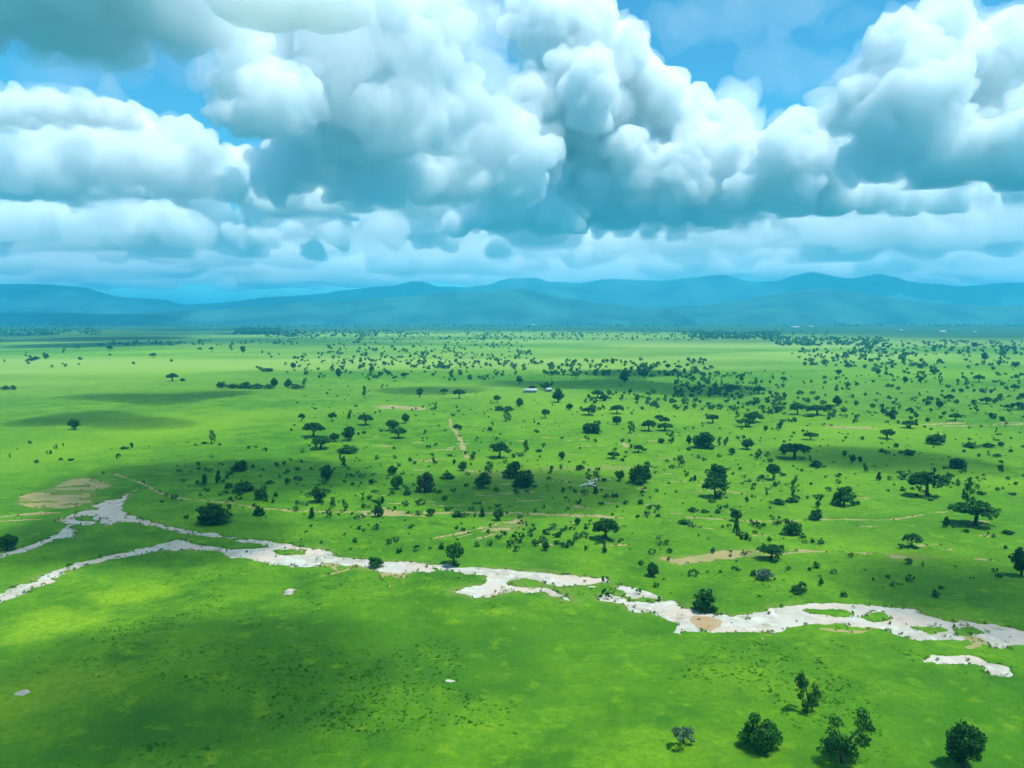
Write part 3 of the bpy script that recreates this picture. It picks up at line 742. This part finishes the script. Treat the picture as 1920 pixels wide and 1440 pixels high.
# (x, y of the foot, width, height in photo pixels, kind, label, short name)
MARKS = [
 (1425,1414,76,80,'D','ragged dense tree in the near grass, leftmost of the near trees','ragged near tree'),
 (1512,1352,42,68,'T','thin leaning tree with sparse leaves behind the near trees','thin leaning near tree'),
 (1580,1440,92,88,'T','open-crowned near tree at the lower edge between two denser trees','open-crowned near tree'),
 (1806,1447,74,92,'R','round-crowned tree on a bare stem in the near right grass','round near tree on a stem'),
 (1282,1402,42,46,'T','pale grey-green shrub alone in the near grass','pale grey near shrub'),
 (1323,1147,46,42,'D','ball-shaped dark tree on the bank above the brown river pool','ball-shaped tree by the river'),
 (851,1068,40,42,'U','umbrella tree on a bare stem standing on the river bank','umbrella tree on the river bank'),
 (704,1066,32,24,'D','blackish bush leaning over the white sand of the river','blackish riverside bush'),
 (1223,1082,27,25,'R','small round tree below the long tan soil strip','round tree below the soil strip'),
 (1137,1012,46,40,'U','mushroom-shaped tree at the end of the orange dirt road','mushroom tree by the dirt road'),
 (400,982,66,46,'D','huge dark domed thicket beside the pale track near the pond','huge domed thicket by the track'),
 (1486,1004,38,36,'D','dense haystack-shaped dark tree just below the thin pale track','haystack-shaped tree'),
 (1827,988,80,46,'U','wide umbrella acacia near the right edge, larger of two touching trees','wide acacia near the right edge'),
 (1812,945,28,40,'T','tall crooked tree rising behind the wide right-hand acacia','crooked tree behind the wide acacia'),
 (1738,930,62,50,'U','broad dark acacia with a thick lower crown and long shadow','broad dark acacia'),
 (1583,947,48,36,'C','pyramid-shaped tree with bushes at its foot','pyramid-shaped tree'),
 (1795,877,34,24,'D','squat domed tree below a faint pale slope at right','squat domed tree at right'),
 (1342,932,44,38,'U','umbrella tree standing directly before a taller round one','umbrella tree of the front pair'),
 (1346,898,42,34,'D','round-topped tree directly behind an umbrella tree','round tree of the front pair'),
 (1199,906,46,52,'D','biggest block-like dark tree near the white fallen branches','big block-like tree'),
 (936,858,38,30,'U','flat-topped tree at the back of the central dark clump','back tree of the central clump'),
 (963,895,40,38,'D','dark middle tree of the central diagonal clump','middle tree of the central clump'),
 (982,912,42,38,'D','front tree of the central diagonal clump, with shadow below','front tree of the central clump'),
 (905,914,38,30,'R','bushy tree with a thinner one growing out behind it','bushy two-part tree'),
 (798,922,36,42,'D','olive-brown topped tree standing left of the central clump','olive-brown tree'),
 (598,942,34,28,'R','round dark tree alone just above the pale track','round tree above the track'),
 (612,904,28,32,'R','upright round tree with a bare foot on the left of the grove','upright round tree'),
 (490,938,28,30,'D','dark tree above the square bush on the pale track','dark tree above the track bush'),
 (450,886,32,24,'D','dark domed tree at the edge of the big left cloud shadow','dark domed tree in the cloud shadow'),
 (587,819,36,28,'U','umbrella tree at the left end of the middle grove','umbrella tree at the grove end'),
 (602,842,42,24,'U','broad low acacia in front of the grove end','broad low acacia of the grove'),
 (654,850,40,18,'D','flat dark thicket at the front of the left grove','flat thicket of the grove'),
 (654,826,28,26,'R','round tree in the middle of the left grove','round tree of the grove'),
 (685,797,27,21,'U','dark acacia behind the grove by the tan streak','dark acacia behind the grove'),
 (141,807,25,20,'R','lone round tree standing in the empty left meadow','lone meadow tree'),
 (398,832,13,23,'T','small palm-like tree alone on the bright left meadow','palm-like meadow tree'),
 (323,715,21,15,'U','small acacia beside a bush on the far left meadow','far left meadow acacia'),
 (1320,839,48,38,'D','broad dark tree with slim trees on both sides','broad tree between slim ones'),
 (1490,858,54,30,'U','widest flat acacia of the middle distance','widest middle acacia'),
 (1110,812,42,27,'D','dark spreading tree with a flat shadow in mid plain','dark spreading mid-plain tree'),
 (1104,779,28,15,'U','oval acacia behind the dark spreading tree','oval mid-plain acacia'),
 (1412,790,32,19,'U','paired acacia on bright grass, the upper one','upper paired acacia'),
 (1663,821,28,19,'U','umbrella acacia below the pale streak on the right plain','umbrella acacia below the pale streak'),
 (1706,801,26,15,'U','light-topped acacia above the umbrella acacia at right','light-topped right acacia'),
 (1755,831,38,22,'D','bushy clump tree on the lower right bright slope','bushy clump tree at right'),
 (1495,776,25,23,'U','tall acacia with a neighbour of equal height on the right plain','tall right-plain acacia'),
 (1850,757,23,13,'U','isolated oval acacia on the far right grass','isolated far right acacia'),
 (1047,756,26,28,'R','double-headed dark tree just in front of the pale roofs','dark tree before the pale roofs'),
 (1171,717,22,21,'R','dark tree inside the long central cloud shadow','dark tree in the central shadow'),
 (485,966,23,21,'D','square dark bush standing right on the pale track','square bush on the track'),
 (709,970,24,30,'C','pointed tree where two pale tracks meet','pointed tree at the track fork'),
 (935,976,23,24,'R','rounded tree at the right end of the roadside row','last tree of the roadside row'),
 (1445,1052,46,28,'U','flat acacia at the right end of the long soil strip','flat acacia by the soil strip'),
 (1915,1082,40,54,'R','dark tree cut off by the right edge of the picture','dark tree at the right edge'),
 (12,1038,40,30,'R','dark tree cut off by the left edge beside the stream','dark tree at the left edge'),
 (1710,1028,34,26,'U','faint pale green acacia on the right lower slope','faint pale acacia'),
 (1433,1088,30,26,'B','pale grey-green shrub below the flat acacia','pale shrub below the flat acacia'),
]
MINOR = [
 (288,672,13,9,'U'),(343,715,12,6,'B'),(10,731,16,9,'B'),(24,731,13,10,'B'),(383,833,11,6,'B'),(86,674,12,11,'R'),(68,676,11,9,'B'),(58,678,14,9,'B'),(52,684,8,8,'T'),(119,663,6,10,'T'),(145,656,10,7,'U'),(206,660,10,11,'U'),(434,659,8,12,'T'),(456,663,11,14,'R'),(375,657,9,5,'B'),(396,657,8,6,'B'),
 (416,728,22,14,'D'),(438,729,24,10,'B'),(460,729,26,15,'D'),(484,729,26,11,'B'),(515,728,16,19,'R'),(503,729,20,10,'B'),(540,728,17,18,'R'),(558,729,24,11,'B'),(570,723,10,14,'T'),(500,697,28,7,'B'),
 (106,839,4,6,'T'),(119,838,4,6,'T'),(234,843,15,6,'B'),(247,841,7,11,'R'),(69,869,8,8,'B'),(18,859,4,8,'T'),(114,864,8,6,'B'),(134,864,14,4,'B'),
 (550,691,11,11,'R'),(635,708,14,16,'R'),(695,703,10,18,'T'),(684,743,12,18,'T'),(787,746,14,19,'R'),(832,740,15,11,'U'),(861,748,21,18,'U'),(932,757,14,15,'U'),(758,710,12,11,'U'),(716,728,5,8,'T'),(613,739,5,5,'B'),(566,790,13,15,'U'),(623,790,16,17,'U'),(654,787,10,18,'T'),(628,828,22,16,'R'),(760,794,18,19,'R'),(737,808,28,22,'R'),(748,822,30,20,'U'),(817,770,9,15,'T'),(795,816,7,10,'T'),(858,803,17,9,'B'),(918,808,12,8,'B'),(925,799,6,8,'T'),(950,792,17,20,'T'),(935,771,18,11,'B'),(952,771,20,10,'B'),(580,838,5,5,'B'),(546,808,5,6,'B'),
 (974,720,13,12,'U'),(997,731,17,9,'R'),(1022,731,22,15,'R'),(1034,725,6,10,'T'),(974,764,18,16,'R'),(1023,785,16,18,'U'),(1068,770,15,12,'R'),(1080,710,14,12,'U'),(1209,710,16,18,'R'),(1222,707,12,7,'B'),(1120,746,25,14,'U'),(1132,752,20,12,'R'),(1157,776,24,17,'U'),(1157,796,18,17,'R'),(1183,813,15,22,'T'),(1217,808,26,21,'U'),(1247,795,20,14,'U'),(1247,807,27,15,'U'),(1236,785,16,10,'B'),(1252,690,11,9,'R'),(1272,693,13,9,'U'),(1336,792,24,17,'U'),(1398,799,33,16,'U'),(1384,781,8,12,'T'),(1423,738,22,13,'U'),(1368,729,33,10,'B'),(1435,807,10,11,'R'),(1292,832,13,17,'R'),(1348,836,10,18,'T'),(1361,835,11,17,'T'),(1260,831,15,22,'T'),(1240,830,13,11,'B'),(1402,841,28,21,'R'),(1285,804,5,5,'B'),(1194,753,11,14,'R'),(1225,758,15,9,'B'),(1164,752,8,12,'T'),
 (1459,771,21,11,'R'),(1533,777,36,19,'U'),(1570,760,21,20,'R'),(1515,754,9,8,'B'),(1518,780,18,7,'B'),(1460,805,16,20,'T'),(1520,823,25,15,'U'),(1506,808,6,6,'B'),(1669,779,24,14,'B'),(1761,765,16,15,'R'),(1780,752,20,13,'U'),(1791,788,22,15,'U'),(1889,768,17,10,'U'),(1910,767,24,14,'U'),(1902,733,15,12,'U'),(1917,747,13,11,'R'),(1835,717,20,14,'U'),(1814,723,8,14,'T'),(1726,719,20,22,'T'),(1697,718,11,13,'R'),(1727,690,13,9,'R'),(1752,702,17,11,'U'),(1763,723,8,18,'T'),(1646,702,11,11,'R'),(1671,727,7,7,'B'),(1675,757,6,7,'B'),(1572,702,13,10,'R'),(1469,718,11,11,'U'),(1707,774,10,11,'U'),(1769,829,9,16,'T'),(1846,677,12,16,'R'),(1905,661,8,12,'T'),(1826,652,13,10,'R'),(1903,689,17,11,'R'),
 (475,879,6,8,'B'),(533,874,8,8,'R'),(428,902,10,14,'T'),(410,910,12,26,'C'),(384,912,12,22,'C'),(374,882,9,5,'B'),(385,884,9,6,'B'),(455,924,40,20,'B'),(430,918,18,12,'B'),(645,878,14,24,'T'),(624,952,11,20,'T'),(647,957,13,20,'T'),(585,971,11,24,'C'),(617,970,12,18,'T'),(681,940,8,17,'T'),(717,946,10,15,'C'),(538,912,9,13,'R'),(506,910,16,6,'B'),(697,910,13,11,'R'),
 (735,892,19,19,'R'),(745,918,28,28,'R'),(762,928,14,13,'B'),(808,969,17,15,'R'),(856,969,20,14,'D'),(904,969,11,17,'C'),(915,888,17,22,'T'),(868,882,19,18,'R'),(852,870,8,10,'R'),(838,897,25,14,'B'),(885,862,13,16,'T'),(813,867,9,11,'T'),(770,865,9,9,'B'),(1053,862,13,17,'R'),(1034,881,9,10,'R'),(1051,879,8,11,'T'),(1088,880,15,13,'B'),(1117,928,11,17,'C'),(1010,847,12,7,'B'),(985,848,16,22,'T'),(1083,984,13,13,'R'),(1024,1036,17,17,'R'),(1133,1036,11,15,'C'),
 (1150,859,21,13,'U'),(1163,900,19,20,'R'),(1197,848,21,15,'U'),(1182,842,7,9,'T'),(1278,875,15,22,'T'),(1303,900,7,11,'C'),(1450,898,24,32,'U'),(1453,909,11,9,'B'),(1488,912,13,20,'T'),(1486,932,15,18,'T'),(1437,927,9,15,'T'),(1458,945,26,12,'B'),(1484,941,22,10,'B'),(1380,977,24,23,'R'),(1380,1000,13,24,'C'),(1283,984,21,11,'B'),(1234,970,9,7,'B'),(1400,942,9,11,'R'),(1420,860,15,19,'T'),(1372,851,16,13,'R'),(1300,960,18,9,'B'),(1322,962,14,8,'B'),(1345,963,12,7,'B'),
 (1530,874,23,18,'D'),(1521,864,7,11,'T'),(1583,855,9,13,'R'),(1598,867,14,17,'R'),(1613,867,9,14,'R'),(1624,884,11,16,'T'),(1648,899,12,15,'C'),(1530,977,28,24,'D'),(1535,953,18,24,'T'),(1565,944,14,14,'B'),(1608,944,12,8,'B'),(1692,897,24,16,'T'),(1779,908,20,22,'T'),(1798,906,8,9,'T'),(1817,912,14,18,'T'),(1774,992,13,22,'C'),(1705,852,21,14,'D'),(1655,847,13,9,'B'),(1680,837,11,9,'B'),(1822,838,26,11,'B'),(1850,837,24,10,'B'),(1876,834,14,8,'B'),(1870,856,14,7,'B'),(1896,847,8,7,'B'),(1840,926,15,9,'B'),(1898,927,14,6,'B'),(1905,908,8,7,'B'),(1811,1001,12,7,'B'),(1498,1114,29,18,'B'),(1539,1100,11,15,'R'),(1730,1069,5,11,'T'),(1763,1111,8,8,'B'),(1892,1005,22,9,'B'),
]

def place_tree(x, y, w, h, kind, label, k, hue='green'):
    rg = random.Random(k * 31 + 7)
    gx, gy = gp(x, y); t = slant(x, y)
    fine = 2 if h > 60 else (1 if h >= 15 else 0)
    cr, tr, both = proto(kind, hue, fine, k % (2 if fine == 2 else 4))
    sc = (w * t / F * 1.08, w * t / F * 1.08, h * t / F * 1.05)
    z = ground_z(gx, gy) - 0.02
    if h >= 15 or kind == 'T':
        o = link(NAME[kind], None); o.empty_display_size = 1
        link('trunk', tr, o); link('crown', cr, o)
    else:
        o = link(NAME[kind], both)
    o.location = (gx, gy, z); o.scale = sc; o.rotation_euler.z = rg.uniform(0, 6.283)
    return tag(o, label, CAT.get(kind, 'tree'), 'bushes scattered over the plain' if kind == 'B' else 'trees scattered over the plain')

HUE = {'pale grey-green shrub alone in the near grass': 'grey', 'pale grey-green shrub below the flat acacia': 'grey', 'faint pale green acacia on the right lower slope': 'pale', 'olive-brown topped tree standing left of the central clump': 'olive', 'open-crowned near tree at the lower edge between two denser trees': 'green'}
ti = 0
for (x, y, w, h, kind, label, short) in MARKS:
    place_tree(x, y, w, h, kind, label, ti, HUE.get(label, 'green')); ti += 1

def size_word(h):
    return 'tiny' if h < 9 else 'small' if h < 14 else 'mid-sized' if h < 20 else 'tall'

NTH = ['', 'second ', 'third ', 'fourth ', 'fifth ', 'sixth ', 'seventh ', 'eighth ']
used = {}
rows = []
for (x, y, w, h, kind) in MINOR:
    best = min(MARKS, key=lambda m: math.hypot(x - m[0], (y - m[1]) * 2.2))
    dx, dy = x - best[0], (y - best[1]) * 2.2
    side = ('right of' if dx > 0 else 'left of') if abs(dx) > abs(dy) else ('in front of' if dy > 0 else 'behind')
    rows.append((math.hypot(dx, dy), x, y, w, h, kind, side, best[6]))
rows.sort(key=lambda r: r[0])
for (d, x, y, w, h, kind, side, short) in rows:
    near = 'just ' if d < 45 else '' if d < 130 else 'well '
    stem = (LOOK[kind], near + side, short)
    n = used.get(stem, 0); used[stem] = n + 1
    word = size_word(h)
    label = f'{NTH[n]}{word} {stem[0]} {stem[1]} the {short}'
    place_tree(x, y, w, h, kind, label, ti); ti += 1

# ------------------------------------------------------------------ what nobody could count: far woods, low scrub, grass tussocks
def scatter(name, spots, mat, label, cat, nq, seed, size):
    """Very many little leafy things, each a puff of leaf faces with its own size and place."""
    rs = np.random.RandomState(seed); n = len(spots)
    px, py, hh, ww = spots.T
    d = np.stack([(px - 960) / F, math.cos(PITCH) + (720 - py) / F * math.sin(PITCH), (720 - py) / F * math.cos(PITCH) - math.sin(PITCH)], 1)
    t = -H / d[:, 2]; X, Y = d[:, 0] * t, d[:, 1] * t
    Z = base_height(X, Y)
    k = np.repeat(np.arange(n), nq); m = len(k)
    q = rs.normal(size=(m, 3)); q /= np.linalg.norm(q, axis=1)[:, None]
    c = np.column_stack([X[k] + q[:, 0] * ww[k] * .42, Y[k] + q[:, 1] * ww[k] * .42, Z[k] + hh[k] * (.55 + q[:, 2] * .40)])
    nr = q + rs.normal(size=(m, 3)) * .6; nr /= np.linalg.norm(nr, axis=1)[:, None]
    a = np.cross(nr, rs.normal(size=(m, 3))); a /= np.linalg.norm(a, axis=1)[:, None]; b = np.cross(nr, a)
    s = (np.minimum(ww, hh)[k] * size * rs.uniform(.6, 1.3, m))[:, None]
    V = np.stack([c - a * s, c - b * s * .8, c + a * s, c + b * s * .8], 1).reshape(-1, 3)
    return tag(link(name, mesh_np(name, V, np.arange(4 * m).reshape(-1, 4), [mat])), label, cat, kind='stuff')

rs = np.random.RandomState(5)
FAR = []
for (x0, x1, y0, y1, n, h0, h1) in (
    (-60,185,612,629,420,7,12),(430,502,617,629,260,8,13),(295,425,602,609,200,9,14),(170,560,640,649,110,5,8),(560,1320,616,640,460,4,9),(620,1010,638,692,280,4,8),(1280,1480,624,637,420,7,12),(1440,1660,634,650,280,6,10),
    (1590,1930,640,666,240,5,9),(1500,1720,655,690,150,5,8),(1270,1420,700,745,150,3,6),(1030,1320,676,706,170,4,8),(1100,1500,735,770,110,3,6),(1400,1930,700,790,170,3,6),(560,1000,655,715,170,3,7),(-60,1980,601,614,1500,8,15),(900,1560,620,640,260,5,9),(480,760,622,634,260,6,11),(0,420,660,690,16,4,7),(1560,1930,664,705,90,4,8),(480,640,662,700,40,4,7)):
    y = rs.uniform(y0, y1, n); x = rs.uniform(x0, x1, n)
    x = x + 26 * vn(x, y * 6, 60, 81); h = rs.uniform(h0, h1, n) * rs.uniform(.5, .85, n)
    FAR.append(np.column_stack([x, y, h, h * rs.uniform(.8, 1.6, n)]))
FAR = np.concatenate(FAR)
scatter('forest', FAR, LEAF['far'], 'far scattered woodland and dark tree belts below the mountains', 'woodland', 14, 3, .42)
SCR = []
for (x0, x1, y0, y1, n) in ((560,1420,760,960,560),(1380,1930,760,940,330),(560,1500,960,1040,150),(1150,1930,985,1130,80),(0,560,830,900,30),(300,760,860,980,170),(950,1080,985,1030,50),(1050,1160,880,925,30),(1430,1930,690,780,160),(560,1430,690,780,170)):
    y = rs.uniform(y0, y1, n); x = rs.uniform(x0, x1, n) + 40 * vn(rs.uniform(0, 900, n), y, 50, 83)
    h = rs.uniform(.35, 1.0, n) ** 2.2 * 2.1
    SCR.append(np.column_stack([x, y, h, h * rs.uniform(1.0, 2.0, n)]))
scatter('undergrowth', np.concatenate(SCR), LEAF['far'], 'low dark scrub dotted between the trees', 'scrub', 14, 4, .40)

def edge_tufts():
    rs = np.random.RandomState(21); n = 60000
    P = np.column_stack([rs.uniform(-260, 260, n), rs.uniform(160, 420, n)])
    rv, so = river_field(P), soil_field(P)
    k = ((rv > -0.6) & (rv < 0.7)) | ((rv > .7) & (rs.random(n) < .05)) | ((so > -.5) & (so < .5) & (rs.random(n) < .6))
    P = P[k][:3200]; n = len(P)
    h = rs.uniform(.2, .7, n); w = h * rs.uniform(.8, 2.4, n); nq = 5
    Z = base_height(*P.T) - .25
    i = np.repeat(np.arange(n), nq); m = len(i)
    q = rs.normal(size=(m, 3)); q /= np.linalg.norm(q, axis=1)[:, None]
    c = np.column_stack([P[i, 0] + q[:, 0] * w[i] * .5, P[i, 1] + q[:, 1] * w[i] * .5, Z[i] + h[i] * (.6 + q[:, 2] * .4)])
    a = rs.normal(size=(m, 3)); a[:, 2] *= .4; a /= np.linalg.norm(a, axis=1)[:, None]; b = np.cross(a, rs.normal(size=(m, 3)) * .4 + np.array([0, 0, 1])); b /= np.linalg.norm(b, axis=1)[:, None]
    sz = (h[i] * rs.uniform(.3, .7, m))[:, None]
    V = np.stack([c - a * sz, c - b * sz, c + a * sz, c + b * sz], 1).reshape(-1, 3)
    return tag(link('weeds', mesh_np('weeds', V, np.arange(4 * m).reshape(-1, 4), [leaf_mat('bank_weeds', (0.030, 0.110, 0.006), (0.080, 0.190, 0.010))])), 'weeds fringing the sandy riverbed and soil patches', 'weeds', kind='stuff')
edge_tufts()

def tussocks():
    rs = np.random.RandomState(8); n = 26000
    r = np.exp(rs.uniform(math.log(132), math.log(330), n)); a = rs.uniform(-.62, .62, n)
    P = np.column_stack([r * np.sin(a), r * np.cos(a)]); x, y = P.T
    dens = 0.30 + 0.6 * vn(x, y, 30, 91) + 0.5 * vn(x, y, 9, 92) + 0.3 * (1 - sstep(-45, 10, x)) - 0.5 * sstep(-30, 5, x) * (1 - sstep(25, 60, x)) - 0.3 * sstep(175, 205, y) * sstep(-20, 20, x)
    keep = (rs.random(n) < dens) & (river_field(P) < 0.1)
    P = P[keep]; n = len(P); x, y = P.T
    z = base_height(x, y)
    w = rs.uniform(.10, .32, n) * (0.7 + 0.6 * (vn(x, y, 20, 93) > 0)); h = w * rs.uniform(.25, .6, n)
    V, Q = [], []
    ang = rs.uniform(0, 6.283, n)
    for k in range(5):
        t = ang + k * 1.2566; c, s = np.cos(t), np.sin(t)
        j = rs.uniform(.6, 1.2, n)
        p = [np.column_stack([x + c * w * .15, y + s * w * .15, z - .05]), np.column_stack([x + c * w * j - s * w * .35, y + s * w * j + c * w * .35, z + h * .55]), np.column_stack([x + c * w * .35 * j, y + s * w * .35 * j, z + h * j]), np.column_stack([x + c * w * j + s * w * .35, y + s * w * j - c * w * .35, z + h * .5])]
        V.append(np.stack(p, 1).reshape(-1, 3)); Q.append(np.arange(4 * n).reshape(-1, 4) + 4 * n * k)
    m = leaf_mat('tussock_grass', (0.075, 0.240, 0.006), (0.130, 0.320, 0.010))
    next(q for q in m.node_tree.nodes if q.type == 'MIX_SHADER').inputs[0].default_value = 0.5
    return tag(link('grass', mesh_np('grass', np.concatenate(V), np.concatenate(Q), [m])), 'tufted green grass and herbs in the near meadow', 'grass', kind='stuff')
tussocks()

# ------------------------------------------------------------------ houses, dead wood, stones
WHITEWASH = simple_mat('whitewash', (0.40, 0.40, 0.36), (0.33, 0.33, 0.30), 0.5)
TIN = simple_mat('tin_roof', (0.36, 0.40, 0.42), (0.28, 0.31, 0.33), 0.4, rough=0.5)
DARK = simple_mat('dark_opening', (0.02, 0.02, 0.02))
def box_geo(x0, x1, y0, y1, z0, z1):
    V = np.array([(x, y, z) for x in (x0, x1) for y in (y0, y1) for z in (z0, z1)], float)
    return V, np.array([(0, 1, 3, 2), (4, 6, 7, 5), (0, 4, 5, 1), (2, 3, 7, 6), (0, 2, 6, 4), (1, 5, 7, 3)])
def house(px, py, w_px, wall_h, depth, label, rz=0.0, name='house'):
    gx, gy = gp(px, py); w = w_px * slant(px, py) / F
    o = link(name, None); o.location = (gx, gy, ground_z(gx, gy)); o.rotation_euler.z = rz
    wl = link('wall', mesh_np('wall', *box_geo(-w / 2, w / 2, 0, depth, -.3, wall_h), [WHITEWASH]), o)
    e = .4; rise = depth * .22; V = []
    for x in (-w / 2 - e, w / 2 + e):
        V += [(x, -e, wall_h + .02), (x, depth / 2, wall_h + rise), (x, depth + e, wall_h + .02), (x, -e, wall_h + .16), (x, depth / 2, wall_h + rise + .16), (x, depth + e, wall_h + .16)]
    Q = [(0, 1, 7, 6), (1, 2, 8, 7), (3, 9, 10, 4), (4, 10, 11, 5), (0, 6, 9, 3), (2, 5, 11, 8), (0, 3, 4, 1), (1, 4, 5, 2), (6, 7, 10, 9), (7, 8, 11, 10)]
    link('roof', mesh_np('roof', np.array(V), np.array(Q), [TIN]), o)
    link('door', mesh_np('door', *box_geo(-.5, .5, -.06, .02, 0, min(2.1, wall_h * .8)), [DARK]), o)
    for k in (-.3, .3):
        link('window', mesh_np('window', *box_geo(w * k - .5, w * k + .5, -.05, .02, wall_h * .4, wall_h * .75), [DARK]), o)
    return tag(o, label, 'house', 'small far houses')
house(994, 737, 24, 2.6, 7, 'long low shed with pale metal roof under the central cloud shadow', name='shed')
house(1030, 735, 10, 2.6, 6, 'small pale hut right of the long metal roofed shed', .3, name='hut')
house(1491, 617, 15, 9, 22, 'far white farm building before the dark hill, larger of two', name='farm_building')
house(1521, 616, 7, 8, 18, 'far white farm building before the dark hill, smaller of two', name='farm_building')
house(1768, 625, 12, 6, 18, 'long white far building below the mountains at right', name='farm_building')
house(1690, 622, 7, 6, 14, 'small far white building left of the long white one', name='farm_building')
house(1828, 625, 6, 6, 14, 'small far white building right of the long white one', name='farm_building')
house(84, 611, 9, 10, 24, 'far pale building above the dark woods at far left', name='farm_building')
house(60, 609, 6, 9, 20, 'smaller far pale building beside the one above the woods', name='farm_building')
house(1000, 612, 7, 9, 20, 'far pale building at the foot of the middle mountains', name='farm_building')

def dead_wood():
    rg = random.Random(4); V, Q = [], []
    gx, gy = gp(1118, 913); k = slant(1118, 913) / F
    knots = [Vector((0, 0, .5))]
    for i in range(26):
        a = rg.choice(knots); t = rg.uniform(0, 6.283); L = rg.uniform(1.6, 4.2)
        b = a + Vector((math.cos(t) * L, math.sin(t) * L * .6, rg.uniform(-.5, 1.1))); b.z = max(b.z, .15)
        tube(a, b, rg.uniform(.22, .36), .15, V, Q, 6); knots.append(b)
    o = link('fallen_tree', mesh_np('fallen_tree', np.array(V), np.array(Q), [PALE_BARK], smooth=True))
    o.location = (gx, gy, ground_z(gx, gy))
    return tag(o, 'bleached white tangle of fallen bare branches in mid plain', 'fallen tree')
dead_wood()
